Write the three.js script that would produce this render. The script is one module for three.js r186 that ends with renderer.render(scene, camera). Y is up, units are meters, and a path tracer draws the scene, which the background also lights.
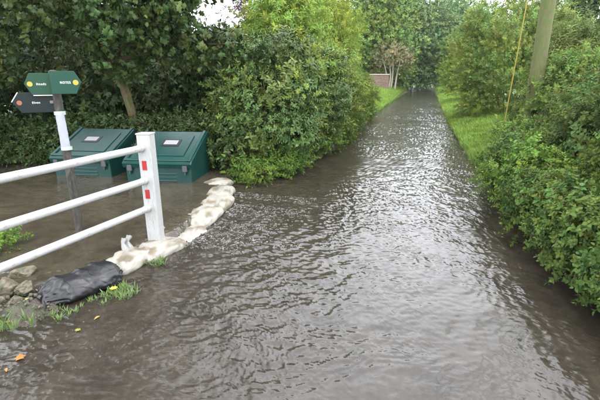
import * as THREE from 'three';
import { mergeGeometries, mergeVertices } from 'three/addons/utils/BufferGeometryUtils.js';
import { RoundedBoxGeometry } from 'three/addons/geometries/RoundedBoxGeometry.js';
import { FontLoader } from 'three/addons/loaders/FontLoader.js';
import { TextGeometry } from 'three/addons/geometries/TextGeometry.js';
import { createNoise2D, createNoise3D } from 'simplex-noise';

// ------------------------------------------------------------------ camera, sky, sun, exposure
const scene = new THREE.Scene();
const EYE = 1.6, FPX = 410, PITCH = Math.atan(122 / FPX);
const camera = new THREE.PerspectiveCamera(2 * Math.atan(200 / FPX) * 180 / Math.PI, 1024 / 683, 0.05, 2000);
camera.position.set(0, EYE, 0);
camera.rotation.x = -PITCH;

const renderer = new THREE.WebGLRenderer({ antialias: true });
renderer.setSize(1024, 683);
renderer.toneMapping = THREE.LinearToneMapping;
renderer.toneMappingExposure = 2.95;
renderer.shadowMap.enabled = true;

function mulberry(a) { return () => { a |= 0; a = a + 0x6D2B79F5 | 0; let t = Math.imul(a ^ a >>> 15, 1 | a); t = t + Math.imul(t ^ t >>> 7, 61 | t) ^ t; return ((t ^ t >>> 14) >>> 0) / 4294967296; }; }
let rnd = mulberry(11);
const n2 = createNoise2D(mulberry(5)), n3 = createNoise3D(mulberry(6));
const lerp = (a, b, t) => a + (b - a) * t, clamp = (x, a = 0, b = 1) => Math.min(b, Math.max(a, x));
const sstep = (a, b, x) => { const t = clamp((x - a) / (b - a)); return t * t * (3 - 2 * t); };

{ // overcast sky: brighter towards the zenith, faint cloud structure everywhere
  const W = 256, H = 128, d = new Float32Array(W * H * 4);
  for (let j = 0; j < H; j++) for (let i = 0; i < W; i++) {
    const el = ((j + 0.5) / H - 0.5) * Math.PI, az = (i + 0.5) / W * 2 * Math.PI, s = Math.max(0, Math.sin(el));
    const v = new THREE.Vector3(Math.cos(el) * Math.cos(az), Math.sin(el), Math.cos(el) * Math.sin(az));
    const c = 1 + 0.09 * n3(v.x * 2.2, v.y * 4, v.z * 2.2) + 0.05 * n3(v.x * 6, v.y * 11, v.z * 6);
    const L = (1.8 + 0.1 * s) * c, k = (j * W + i) * 4;
    d[k] = L * 0.955; d[k + 1] = L * 0.99; d[k + 2] = L * 1.07; d[k + 3] = 1;
  }
  const t = new THREE.DataTexture(d, W, H, THREE.RGBAFormat, THREE.FloatType);
  t.mapping = THREE.EquirectangularReflectionMapping; t.magFilter = THREE.LinearFilter; t.needsUpdate = true;
  scene.background = t; scene.environment = t;
}
const sun = new THREE.DirectionalLight(new THREE.Color(1, 0.96, 0.9), 0.6);
sun.position.set(9, 30, 6); sun.target.position.set(0, 0, -8); sun.castShadow = true; sun.shadow.radius = 40;
sun.shadow.mapSize.set(2048, 2048);
Object.assign(sun.shadow.camera, { left: -30, right: 30, top: 40, bottom: -40, near: 1, far: 120 });
scene.add(sun, sun.target);

// ------------------------------------------------------------------ helpers
// a photo pixel gives a direction; its distance comes from the ground level (G) or from a known forward distance (V)
function ray(px, py) {
  const a = (px - 300) / FPX, b = (200 - py) / FPX;
  return { x: a, y: b * Math.cos(PITCH) - Math.sin(PITCH), f: Math.cos(PITCH) + b * Math.sin(PITCH) };
}
function G(px, py, y = 0) { const r = ray(px, py), t = (y - EYE) / r.y; return { x: r.x * t, f: r.f * t }; }
function V(px, py, f) { const r = ray(px, py), t = f / r.f; return new THREE.Vector3(r.x * t, EYE + r.y * t, -f); }

const used = {};
function numbered(n) { const k = used[n] = (used[n] ?? -1) + 1; return k ? `${n}_${String(k).padStart(3, '0')}` : n; }
function tag(o, label, category, group) { o.userData.label = label; o.userData.category = category; if (group) o.userData.group = group; return o; }
function thing(name, pos, label, category, group) {
  const g = new THREE.Group(); g.name = numbered(name); g.position.set(...pos); scene.add(g); return tag(g, label, category, group);
}
function part(name, geo, mat, parent) {
  const m = new THREE.Mesh(geo, mat); m.name = parent ? name : numbered(name); m.castShadow = m.receiveShadow = true; (parent ?? scene).add(m); return m;
}
function structure(name, geo, mat) { const m = part(name, geo, mat); m.userData.kind = 'structure'; return m; }
const rgb = (r, g, b) => new THREE.Color().setRGB(r, g, b);
function mat(color, roughness = 0.8, o = {}) { return new THREE.MeshPhysicalMaterial({ color, roughness, ...o }); }

function texture(size, fn, srgb = true) {  // fn(u, v) -> [r, g, b] 0..1
  const d = new Uint8Array(size * size * 4);
  for (let j = 0; j < size; j++) for (let i = 0; i < size; i++) {
    const c = fn(i / size, j / size), k = (j * size + i) * 4;
    for (let q = 0; q < 3; q++) d[k + q] = clamp(c[q]) * 255; d[k + 3] = 255;
  }
  const t = new THREE.DataTexture(d, size, size); t.wrapS = t.wrapT = THREE.RepeatWrapping; t.magFilter = THREE.LinearFilter;
  if (srgb) t.colorSpace = THREE.SRGBColorSpace; t.needsUpdate = true; return t;
}
// noise that tiles in u and v
function tn(u, v, s, seed = 0) {
  const a = u * 2 * Math.PI, b = v * 2 * Math.PI, R = s / (2 * Math.PI);
  return 0.6 * n3(Math.cos(a) * R + seed, Math.sin(a) * R, Math.cos(b) * R * 1.3) + 0.6 * n3(Math.sin(b) * R + seed, Math.cos(a) * R + 7, Math.sin(a) * R * 0.7 + Math.cos(b) * R);
}
function taperTube(pts, radii, radial = 8, seg = 24, rough = 0) {
  const curve = new THREE.CatmullRomCurve3(pts.map((p) => new THREE.Vector3(...p)));
  const fr = curve.computeFrenetFrames(seg, false), pos = [], uv = [], idx = []; let len = 0, prev = null;
  for (let i = 0; i <= seg; i++) {
    const t = i / seg, p = curve.getPoint(t), k = t * (radii.length - 1), q = Math.min(radii.length - 2, Math.floor(k)), r = lerp(radii[q], radii[q + 1], k - q);
    if (prev) len += p.distanceTo(prev); prev = p;
    for (let j = 0; j <= radial; j++) {
      const a = j / radial * 2 * Math.PI, w = r * (1 + rough * n3(Math.cos(a) * 1.7, Math.sin(a) * 1.7, len * 3 + radii[0] * 90));
      const d = fr.normals[i].clone().multiplyScalar(Math.cos(a) * w).addScaledVector(fr.binormals[i], Math.sin(a) * w);
      pos.push(p.x + d.x, p.y + d.y, p.z + d.z); uv.push(j / radial * Math.max(1, Math.round(2 * Math.PI * radii[0] / 0.3)), len / 0.6);
    }
  }
  const c = radial + 1;
  for (let i = 0; i < seg; i++) for (let j = 0; j < radial; j++) { const a = i * c + j; idx.push(a, a + 1, a + c, a + 1, a + c + 1, a + c); }
  const top = pos.length / 3; const e = curve.getPoint(1); pos.push(e.x, e.y, e.z); uv.push(0.5, len);
  for (let j = 0; j < radial; j++) idx.push(seg * c + j, seg * c + j + 1, top);
  const g = new THREE.BufferGeometry(); g.setAttribute('position', new THREE.Float32BufferAttribute(pos, 3)); g.setAttribute('uv', new THREE.Float32BufferAttribute(uv, 2));
  g.setIndex(idx); g.computeVertexNormals(); return g;
}
const box = (w, h, d, r = 0.01, s = 2) => new RoundedBoxGeometry(w, h, d, s, r);

// ------------------------------------------------------------------ layout of the lane
const polyF = (list) => { // pixel list along an edge -> sorted [f, x]
  const a = list.map(([px, py, y]) => { const g = G(px, py, y ?? 0); return [g.f, g.x]; }).sort((p, q) => p[0] - q[0]);
  return (f) => { if (f <= a[0][0]) { const s = (a[1][1] - a[0][1]) / (a[1][0] - a[0][0]); return a[0][1] + s * (f - a[0][0]); }
    for (let i = 1; i < a.length; i++) if (f <= a[i][0]) return lerp(a[i - 1][1], a[i][1], (f - a[i - 1][0]) / (a[i][0] - a[i - 1][0]));
    const n = a.length, s = (a[n - 1][1] - a[n - 2][1]) / (a[n - 1][0] - a[n - 2][0]); return a[n - 1][1] + s * (f - a[n - 1][0]); };
};
const edgeR = polyF([[604, 325], [575, 290], [545, 260], [515, 226], [492, 190], [470, 158], [452, 128], [442, 105], [437, 92]]);
const edgeL = polyF([[238, 188], [300, 168], [335, 148], [362, 124], [388, 104], [406, 91]]);
const POOL = 0.085;
const bund = [[-90, 345], [-20, 312], [20, 300], [75, 286], [118, 268], [150, 249], [180, 236], [202, 215], [219, 197], [224, 183], [236, 177]].map(([px, py]) => { const g = G(px, py); return [g.x, g.f]; });
function bundDist(x, f) { // signed distance: negative on the pool's side
  let best = 1e9, sg = 1;
  for (let i = 1; i < bund.length; i++) {
    const [ax, af] = bund[i - 1], [bx, bf] = bund[i], dx = bx - ax, df = bf - af, t = clamp(((x - ax) * dx + (f - af) * df) / (dx * dx + df * df));
    const ex = x - ax - dx * t, ef = f - af - df * t, d = Math.hypot(ex, ef);
    if (d < best) { best = d; sg = dx * ef - df * ex > 0 ? -1 : 1; }
  }
  return best * sg;
}
const poolBack = (x) => lerp(7.35, 6.75, sstep(-2, -1.2, x));
function ground(x, f) {
  const wob = 0.12 * n2(x * 1.7, f * 1.7) + 0.06 * n2(x * 5, f * 5);
  const dR = x - edgeR(clamp(f, 1, 90)) + wob - 0.14 * sstep(9, 6, f);
  let h = -0.28;
  const bank = (d, top, reach) => d < -0.35 ? -0.28 : d < 0.1 ? lerp(-0.28, 0.05, sstep(-0.35, 0.1, d)) : 0.05 + top * (1 - Math.exp(-(d - 0.1) / reach));
  h = Math.max(h, bank(dR, 0.45, 1.4));
  let dL = -5;
  if (f > 5.5) dL = Math.min(edgeL(clamp(f, 1, 90)) - x, f - poolBack(x)) + wob;
  const far = sstep(10, 40, f);
  h = Math.max(h, bank(dL, lerp(0.3, 0.95, far), 1.6));
  // the mud and rubble bank by the stones, at the near end of the bund
  const s0 = G(-60, 330), s1 = G(25, 312), dx = s1.x - s0.x, df = s1.f - s0.f, t = clamp(((x - s0.x) * dx + (f - s0.f) * df) / (dx * dx + df * df), -3, 1);
  const e = Math.hypot(x - s0.x - dx * t, f - s0.f - df * t);
  h = Math.max(h, -0.28 + 0.37 * Math.exp(-e * e / 0.18) * (1 + 0.5 * wob) + (e < 1 ? 0.03 * n2(x * 9, f * 9) + 0.012 * n2(x * 24, f * 24) : 0));
  if (f < 5 && x < 0) { // silt shoal against the foot of the dam and the sack
    const bd = bundDist(x, f), along = sstep(4.35, 3.6, f);
    h = Math.max(h, -0.28 + 0.30 * Math.exp(-((bd - 0.12) ** 2) / 0.03) * along + (Math.abs(bd) < 0.6 ? 0.025 * n2(x * 8, f * 8) + 0.012 * n2(x * 21, f * 21) : 0)); }
  h += 0.02 * n2(x * 3.1, f * 3.1) + 0.008 * n2(x * 11, f * 11);
  // land falls to field level far right, rises gently far off
  h += sstep(25, 120, f) * 0.8;
  return h;
}

// ------------------------------------------------------------------ ground sheet
{
  const NX = 420, NF = 460, pos = [], col = [], uv = [], idx = [];
  const xs = [], fs = [];
  for (let i = 0; i <= NX; i++) { const u = i / NX * 2 - 1; xs.push(7 * u + 900 * Math.pow(Math.abs(u), 7) * Math.sign(u)); }
  for (let j = 0; j <= NF; j++) { const v = j / NF; fs.push(-12 + 26 * v + 60 * v ** 3 + 1200 * v ** 10); }
  for (const f of fs) for (const x of xs) {
    const h = ground(x, f);
    pos.push(x, h, -f); uv.push(x / 0.8, f / 0.8);
    const p = 0.5 + 0.5 * n2(x * 0.9, f * 0.9), q = 0.5 + 0.5 * n2(x * 6, f * 6);
    const grassy = sstep(8, 11, f) * sstep(0.05, 0.2, h), s = 0.8 + 0.4 * q;
    const moss = sstep(0.1, 0.6, n2(x * 3.3 + 7, f * 3.3) + 0.5 * n2(x * 13, f * 13)), soil = [lerp(0.05, 0.035, moss) * s, lerp(0.04, 0.045, moss) * s, lerp(0.027, 0.014, moss) * s], gr = [lerp(0.05, 0.075, p) * s, lerp(0.1, 0.13, p) * s, 0.025 * s];
    col.push(...soil.map((c, k) => lerp(c, gr[k], grassy)));
  }
  const c = NX + 1;
  for (let j = 0; j < NF; j++) for (let i = 0; i < NX; i++) { const a = j * c + i; idx.push(a, a + 1, a + c, a + 1, a + c + 1, a + c); }
  const g = new THREE.BufferGeometry();
  g.setAttribute('position', new THREE.Float32BufferAttribute(pos, 3)); g.setAttribute('color', new THREE.Float32BufferAttribute(col, 3)); g.setAttribute('uv', new THREE.Float32BufferAttribute(uv, 2));
  g.setIndex(idx); g.computeVertexNormals();
  const grit = texture(512, (u, v) => { const k = 0.55 + 0.25 * tn(u, v, 14) + 0.2 * tn(u, v, 40, 3); return [k, k, k]; }, false);
  structure('ground', g, mat(0xffffff, 0.75, { vertexColors: true, bumpMap: grit, bumpScale: 0.02 }));
}

// ------------------------------------------------------------------ flood water
const source = G(206, 214);
function waveRoad(x, f) {
  const calm = clamp(0.68 + 0.42 * n2(x * 0.35 + 3, f * 0.28) + 0.34 * n2(x * 1.1, f * 0.9 + 30), 0.15, 1.5);
  const wx = x + 0.10 * n2(x * 1.3, f * 1.3 + 9), wf = f + 0.10 * n2(x * 1.3 + 20, f * 1.3);
  let h = 0;
  h += 0.0040 * n2(wx * 1.6, wf * 2.0);
  h += 0.0040 * n2(wx * 3.4 + 5, wf * 4.6) * calm;
  const sr = Math.hypot(x - source.x, f - source.f), sa = Math.atan2(f - source.f, x - source.x), b = n2(sr * 6.5 + 0.5 * n2(x * 2, f * 2), sa * 8 + 4); h += 0.0042 * (1 - 2 * Math.sqrt(b * b + 0.03)) * calm;
  const b0 = n2(wx * 8.5, wf * 10 + 4); h += 0.0022 * (1 - 2 * Math.sqrt(b0 * b0 + 0.03)) * calm;
  const b2 = n2(wx * 13 + 8, wf * 17); h += 0.0012 * (1 - 2 * Math.sqrt(b2 * b2 + 0.03)) * calm;
  h += 0.0010 * n2(wx * 21, wf * 27) * calm;
  h += 0.0004 * n2(x * 42, f * 50) * calm;
  const r = Math.hypot(x - source.x, f - source.f), ra = Math.exp(-r / 1.5);
  h += 0.009 * ra * Math.sin(r * 27 + 2.2 * n2(x * 1.8, f * 1.8)) + 0.012 * ra * n2(x * 8, f * 13);
  const dR = edgeR(f) - x, e = Math.exp(-((dR - 0.35) ** 2) / 0.12);
  h += 0.0022 * e * Math.sin(dR * 44 + 6 * n2(x * 1.6, f * 1.6)) * (0.5 + 0.5 * n2(x * 2.2 + 4, f * 2.2));
  return h * lerp(1, 0.62, sstep(3.5, 11, f));
}
function waterSheet(name, pts, NX, NF, hf, m) {
  const pos = [], nor = [], uv = [], idx = [], e = 0.004;
  for (let j = 0; j <= NF; j++) for (let i = 0; i <= NX; i++) {
    const [x, f] = pts(i / NX, j / NF), h = hf(x, f), gx = (hf(x + e, f) - h) / e, gf = (hf(x, f + e) - h) / e, l = Math.hypot(gx, gf, 1);
    pos.push(x, h, -f); nor.push(-gx / l, 1 / l, gf / l); uv.push(x, f);
  }
  const c = NX + 1;
  for (let j = 0; j < NF; j++) for (let i = 0; i < NX; i++) { const a = j * c + i; idx.push(a, a + 1, a + c, a + 1, a + c + 1, a + c); }
  const g = new THREE.BufferGeometry();
  g.setAttribute('position', new THREE.Float32BufferAttribute(pos, 3)); g.setAttribute('normal', new THREE.Float32BufferAttribute(nor, 3)); g.setAttribute('uv', new THREE.Float32BufferAttribute(uv, 2));
  g.setIndex(idx); return structure(name, g, m);
}
const silt = texture(512, (u, v) => { const k = tn(u, v, 5) * 0.5 + 0.35 * tn(u, v, 17, 4) + 0.25 * tn(u, v, 50, 8), s = 0.36 + 0.09 * k; return [s * 1.03, s * 0.94, s * 0.82]; });
silt.repeat.set(0.55, 0.55);
const waterMat = mat(rgb(0.235, 0.232, 0.22), 0.17, { map: silt, ior: 1.4 });
const poolSilt = silt.clone(); poolSilt.repeat.set(0.4, 0.4); poolSilt.needsUpdate = true;
const poolMat = mat(rgb(0.38, 0.382, 0.34), 0.06, { map: poolSilt, ior: 1.36 });
{
  const xl = (f) => lerp(-4.2, edgeL(f) - 0.7, sstep(6.6, 8.6, f));
  waterSheet('flood_water', (u, v) => { const f = 0.5 * Math.pow(110 / 0.5, v); return [lerp(xl(f), edgeR(f) + 0.6, u), f]; }, 540, 780, waveRoad, waterMat);
  const wavePool = (x, f) => 0.004 * n2(x * 2.1, f * 2.4) + 0.0022 * n2(x * 5.5, f * 6.5) + 0.0008 * n2(x * 14, f * 16) + 0.0003 * n2(x * 30, f * 30);
  waterSheet('pool_water', (u, v) => [lerp(-9, -0.7, u), lerp(0.9, 7.8, v)], 300, 250, (x, f) => {
    const d = bundDist(x, f) + 0.03 * n2(x * 5, f * 5), k = sstep(-0.05, 0.16, d);
    return lerp(POOL, -0.1, k) + wavePool(x, f) * (1 - k) + k * (1 - k) * 0.05 * n2(x * 14, f * 14);
  }, poolMat);
}

// ------------------------------------------------------------------ foliage kit
function leaf(L, W, fold = 0.25, bend = 0.25, stations = [[0.3, 0.85], [0.62, 0.9]]) { // lies along +y, face to +z
  const pos = [0, 0, 0], idx = []; const n = stations.length;
  for (const [t, w] of stations) { const z = -bend * L * t * t; pos.push(-W / 2 * w, t * L, z + fold * W / 2 * w, 0, t * L, z, W / 2 * w, t * L, z + fold * W / 2 * w); }
  pos.push(0, L, -bend * L);
  idx.push(0, 2, 1, 0, 3, 2);
  for (let i = 0; i < n - 1; i++) { const a = 1 + i * 3, b = a + 3; idx.push(a, a + 1, b, a + 1, b + 1, b, a + 1, a + 2, b + 1, a + 2, b + 2, b + 1); }
  const a = 1 + (n - 1) * 3, t = pos.length / 3 - 1; idx.push(a, a + 1, t, a + 1, a + 2, t);
  const g = new THREE.BufferGeometry(); g.setAttribute('position', new THREE.Float32BufferAttribute(pos, 3)); g.setIndex(idx); g.computeVertexNormals(); return g;
}
function lobedLeaf(S) { // sycamore-like: five lobes fanned about the stalk
  const out = [[0, 0], [0.34, 0.02], [0.26, 0.22], [0.52, 0.42], [0.28, 0.5], [0.26, 0.72], [0.1, 0.72], [0, 1]];
  const ring = [...out, ...out.slice(1, -1).reverse().map(([x, y]) => [-x, y])], pos = [0, 0.36 * S, 0.04 * S], idx = [];
  for (const [x, y] of ring) pos.push(x * S, y * S, -0.12 * S * y * y - 0.10 * S * Math.abs(x) * 2);
  for (let i = 0; i < ring.length; i++) idx.push(0, 1 + i, 1 + (i + 1) % ring.length);
  const g = new THREE.BufferGeometry(); g.setAttribute('position', new THREE.Float32BufferAttribute(pos, 3)); g.setIndex(idx); g.computeVertexNormals(); return g;
}
function sprig(makeLeaf, n, len, out, seed, terminal = true) { // stem along +y
  const r = mulberry(seed), gs = [], m = new THREE.Matrix4(), e = new THREE.Euler();
  const stem = new THREE.CylinderGeometry(0.0012, 0.003, len, 3, 1, true).toNonIndexed(); stem.translate(0, len / 2, 0); stem.deleteAttribute('uv'); gs.push(stem);
  for (let i = 0; i < n; i++) {
    const t = (i + 0.6) / n, last = terminal && i === n - 1, g = makeLeaf(r).toNonIndexed(); g.deleteAttribute('uv');
    const tilt = last ? 0.3 * (r() - 0.5) : out * (0.75 + 0.5 * r());
    m.makeRotationFromEuler(e.set(-tilt, 0, 0)); // lean away; the face (+z) turns up the stem
    const q = new THREE.Matrix4().makeRotationY(Math.PI + i * 2.4 + r() * 0.7), roll = new THREE.Matrix4().makeRotationY((r() - 0.5) * 0.9);
    const s = 0.75 + 0.5 * r();
    g.applyMatrix4(roll); g.scale(s, s, s); g.applyMatrix4(m); g.applyMatrix4(q); g.translate(0, len * (0.15 + 0.85 * t), 0); gs.push(g);
  }
  return mergeGeometries(gs);
}
const KIT = {
  laurel: [1, 2].map((s) => sprig(() => leaf(0.075, 0.034, 0.3, 0.3, [[0.15, 0.6], [0.4, 1], [0.65, 0.9], [0.88, 0.4]]), 11, 0.2, 1.0, s)),
  small: [3, 4].map((s) => sprig(() => leaf(0.05, 0.027, 0.25, 0.2), 14, 0.2, 1.0, s)),
  willow: [5, 6].map((s) => sprig(() => leaf(0.09, 0.027, 0.2, 0.5), 13, 0.3, 0.85, s)),
  maple: [7, 8].map((s) => sprig(() => lobedLeaf(0.105), 7, 0.2, 1.35, s)),
  bramble: [9, 10].map((s) => sprig(() => leaf(0.065, 0.045, 0.3, 0.25, [[0.1, 0.55], [0.28, 0.95], [0.5, 0.95], [0.75, 0.6], [0.9, 0.25]]), 9, 0.2, 1.2, s)),
  nettle: [11, 12].map((s) => sprig(() => leaf(0.085, 0.045, 0.3, 0.4, [[0.08, 0.6], [0.22, 1], [0.45, 0.85], [0.7, 0.5], [0.88, 0.2]]), 10, 0.3, 1.35, s)),
  far: [13, 14].map((s) => sprig(() => leaf(0.16, 0.11, 0.2, 0.2), 9, 0.42, 1.1, s)),
};
const leafMat = (gloss = 0.5, coatRough = 0.35, through = 0.3) => mat(0xffffff, through ? 0.95 : 0.6, { ...(through ? { transmission: through, thickness: 0 } : {}), clearcoat: gloss, clearcoatRoughness: coatRough, specularIntensity: 0.15, vertexColors: true, side: THREE.DoubleSide });
const LEAF = { gloss: leafMat(0.2, 0.3, 0), mid: leafMat(0.07, 0.42, 0.3), matte: leafMat(0, 0.5, 0) };

const ORD = ['first', 'second', 'third', 'fourth', 'fifth', 'sixth', 'seventh', 'eighth', 'ninth', 'tenth'];
const UP = new THREE.Vector3(0, 1, 0);
// a clump: sprigs spread over a ball, facing outwards, with leaf-to-leaf differences of colour
const dir = (v, lo = -1) => { do { v.set(rnd() * 2 - 1, rnd() * 2 - 1, rnd() * 2 - 1); } while (v.lengthSq() > 1 || v.lengthSq() < 0.01 || v.y / v.length() < lo); return v.normalize(); };
const clumpCache = {};
function clumpGeo(kind, per, R, size, droop, seed) {
  const key = [kind, per, R, size, droop, seed].join();
  if (clumpCache[key]) return clumpCache[key];
  const gs = [], e = new THREE.Vector3(), ax = new THREE.Vector3(), q = new THREE.Quaternion(), q2 = new THREE.Quaternion(), sc = new THREE.Vector3();
  for (let i = 0; i < per; i++) {
    const g = KIT[kind][rnd() < 0.5 ? 0 : 1].clone(); dir(e, -0.75); const ee = 0.3 + 0.7 * Math.sqrt(rnd()), s = size * (0.7 + 0.6 * rnd());
    ax.copy(e).multiplyScalar(0.7); ax.y += 0.75 - droop * 2 * rnd(); ax.x += rnd() - 0.5; ax.y += 0.6 * (rnd() - 0.5); ax.z += rnd() - 0.5; ax.normalize();
    q.setFromUnitVectors(UP, ax); q2.setFromAxisAngle(UP, rnd() * 6.283); q.multiply(q2);
    g.applyMatrix4(new THREE.Matrix4().compose(e.multiplyScalar(R * ee), q, sc.set(s, s, s)));
    const n = g.attributes.position.count, c = new Float32Array(n * 3), l0 = 0.8 + 0.4 * rnd(), h0 = 0.2 * (rnd() - 0.5); let l = 1, h = 0;
    for (let k = 0; k < n; k++) { if (k % 24 === 0) { l = l0 * (0.85 + 0.3 * rnd()); h = h0 + 0.15 * (rnd() - 0.5); } c[k * 3] = l * (1 + h); c[k * 3 + 1] = l; c[k * 3 + 2] = l * (1 - h * 0.7); }
    g.setAttribute('color', new THREE.Float32BufferAttribute(c, 3)); gs.push(g);
  }
  return clumpCache[key] = mergeGeometries(gs);
}
// clumped foliage: blobs [x, y, f, rx, ry, rz, share]; clumps over each blob
function foliage(parent, name, kind, material, blobs, o) {
  const { tint, clumps = 40, per = 40, clumpR = 0.3, size = 1, vary = 0.25, hollow = 0.55, low = -0.6, keep, droop = 0.2 } = o;
  const geo = clumpGeo(kind, per, clumpR, size, droop, parent.id % 2), ms = [], cs = [], base = parent.position;
  const d = new THREE.Vector3(), ax = new THREE.Vector3(), q = new THREE.Quaternion(), q2 = new THREE.Quaternion(), sc = new THREE.Vector3(), c = new THREE.Vector3();
  for (const [bx, by, bf, rx, ry, rz, mul = 1] of blobs) for (let k = 0; k < clumps * mul; k++) {
    dir(d, low);
    const rr = (hollow + (1 - hollow) * Math.sqrt(rnd())) * (1 + 0.2 * n3(d.x * 1.9 + bx, d.y * 1.9, d.z * 1.9 + bf)) * (rnd() < 0.06 ? 1.12 : 1);
    c.set(bx + d.x * rx * rr, by + d.y * ry * rr, -bf + d.z * rz * rr);
    const g0 = ground(c.x, -c.z) + clumpR * 0.45; if (c.y < g0) c.y = g0 + rnd() * 0.1;
    if (keep && !keep(c)) continue;
    ax.copy(d).multiplyScalar(0.8).addScaledVector(UP, 0.4); ax.x += 0.6 * (rnd() - 0.5); ax.z += 0.6 * (rnd() - 0.5); ax.normalize();
    q.setFromUnitVectors(UP, ax); q2.setFromAxisAngle(UP, rnd() * 6.283); q.multiply(q2);
    const s = 0.75 + 0.5 * rnd(), hueV = (rnd() - 0.5) * vary, l = 1 + (rnd() - 0.5) * 1.6 * vary;
    ms.push(new THREE.Matrix4().compose(c.clone().sub(base), q, sc.set(s * (0.85 + 0.3 * rnd()), s * (0.8 + 0.25 * rnd()), s)));
    cs.push(rgb(tint[0] * l * (1 + hueV * 1.3), tint[1] * l, tint[2] * l * (1 - hueV * 0.8)));
  }
  const im = new THREE.InstancedMesh(geo, material, ms.length); im.name = name; im.castShadow = im.receiveShadow = true; im.userData.kind = 'stuff';
  ms.forEach((m, i) => { im.setMatrixAt(i, m); im.setColorAt(i, cs[i]); }); parent.add(im); total += ms.length;
}
let total = 0;
const barkTex = texture(256, (u, v) => { const k = 0.5 + 0.22 * tn(u, v * 0.5, 9) + 0.2 * n3(Math.cos(u * 6.283) * 3, Math.sin(u * 6.283) * 3, Math.cos(v * 6.283)), m = sstep(0, 0.5, tn(u, v, 4, 9)); return [lerp(0.36, 0.3, m) * (0.6 + k * 0.7), lerp(0.31, 0.34, m) * (0.6 + k * 0.7), lerp(0.22, 0.16, m) * (0.6 + k * 0.7)]; });
const barkMat = mat(0xffffff, 0.9, { map: barkTex, bumpMap: barkTex, bumpScale: 0.02 });
function stems(parent, list, radii = [0.03, 0.012], name = 'stem') {
  const b = parent.position;
  for (const pts of list) part(name, taperTube(pts.map(([x, y, f]) => [x - b.x, y - b.y, -f - b.z]), radii, 6, 10, 0.12), barkMat, parent);
}
function shrub(name, label, group, x, f, w, h, d, kind, material, o, category = 'shrub') {
  const y = ground(x, f), t = thing(name, [x, y, -f], label, category, group);
  const list = [];
  for (let i = 0; i < 5; i++) { const a = i * 1.26 + rnd(); list.push([[x + 0.08 * Math.cos(a), y - 0.05, f + 0.08 * Math.sin(a)], [x + 0.2 * w * Math.cos(a), y + h * 0.35, f + 0.2 * d * Math.sin(a)], [x + 0.36 * w * Math.cos(a), y + h * 0.75, f + 0.36 * d * Math.sin(a)]]); }
  stems(t, list, [0.028, 0.02, 0.008]);
  const blobs = o.blobs ?? [[x, y + h * 0.46, f, w / 2, h * 0.54, d / 2]];
  foliage(t, 'crown', kind, material, blobs, o);
  return t;
}
console.log('setting done');

// colours of foliage (base colours)
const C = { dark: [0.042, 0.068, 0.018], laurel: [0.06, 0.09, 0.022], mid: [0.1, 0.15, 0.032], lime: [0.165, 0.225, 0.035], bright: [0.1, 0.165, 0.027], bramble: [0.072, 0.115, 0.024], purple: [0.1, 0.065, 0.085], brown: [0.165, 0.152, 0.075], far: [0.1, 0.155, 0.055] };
// ------------------------------------------------------------------ trees and shrubs, left of the lane
const at = (px, py, f) => { const v = V(px, py, f); return [v.x, v.y, f]; };
function tree(name, label, group, x, f, trunkPts, radii, limbs, crowns, category = 'tree') {
  const y = ground(x, f), t = thing(name, [x, y, -f], label, category, group);
  const rel = (p) => [p[0] - x, p[1] - y, -p[2] + f];
  part('trunk', taperTube(trunkPts.map(rel), radii, 12, 30, 0.1), barkMat, t);
  for (const l of limbs) part('limb', taperTube(l.map(rel), [radii[radii.length - 1] * 0.75, 0.025, 0.012], 7, 14, 0.1), barkMat, t);
  for (const c of crowns) foliage(t, 'crown', c.kind, c.mat, c.blobs, c);
  return t;
}
{ // broad-leaved tree leaning over the bins
  const b = at(141, 150, 7.75), m = at(128, 100, 7.6), u = at(113, 62, 7.35), top = [-4.1, 3.6, 7.0], crownTop = [-4.4, 6, 7];
  tree('broadleaf_tree', 'mossy leaning trunk with broad lobed leaves hanging over the green bins', null, b[0], 7.75,
    [[b[0] + 0.03, 0, 7.75], b, m, u, top, crownTop], [0.1, 0.085, 0.078, 0.07, 0.06, 0.05],
    [[u, at(150, 12, 7), at(196, -18, 6.8)], [u, at(60, 30, 6.6), at(10, 10, 6)], [top, [-2.8, 4.2, 6.6], [-1.3, 4.8, 6.4]], [top, [-5.2, 4.6, 6], [-6, 5.5, 5]], [u, at(170, 46, 7.2), at(226, 44, 7.4)], [top, [-3.6, 4.4, 5.2], [-2.6, 5, 3.6]]],
    [{ kind: 'maple', mat: LEAF.gloss, tint: C.dark.map((c) => c * 1.05), clumps: 18, per: 17, clumpR: 0.25, low: -0.95, hollow: 0.2, droop: 0.55, vary: 0.35, size: 0.68,
      keep: (p) => !(p.y < 1.55 && p.x > -2.9),
      blobs: [[...at(25, 0, 6.1), 1.1, 0.55, 0.8, 1.3], [...at(85, 14, 6.7), 0.9, 0.5, 0.7], [...at(10, 40, 6.6), 0.7, 0.4, 0.5, 0.7], [...at(140, 5, 6.7), 0.75, 0.42, 0.7], [...at(118, 52, 7.1), 0.45, 0.25, 0.35, 0.5], [...at(160, 34, 7.1), 0.4, 0.22, 0.4, 0.6], [...at(190, 47, 7.3), 0.3, 0.12, 0.3, 0.4], [...at(216, 46, 7.4), 0.3, 0.08, 0.3, 0.35], [...at(200, -22, 6.8), 0.5, 0.12, 0.4, 0.4], [...at(160, 6, 6.8), 0.3, 0.25, 0.4, 0.4],
        [-3.5, 3.8, 5.6, 1.9, 0.9, 1.8, 3.5], [-3.9, 5.3, 6.0, 2.6, 1.3, 2.6, 5]] }]);
}
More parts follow.
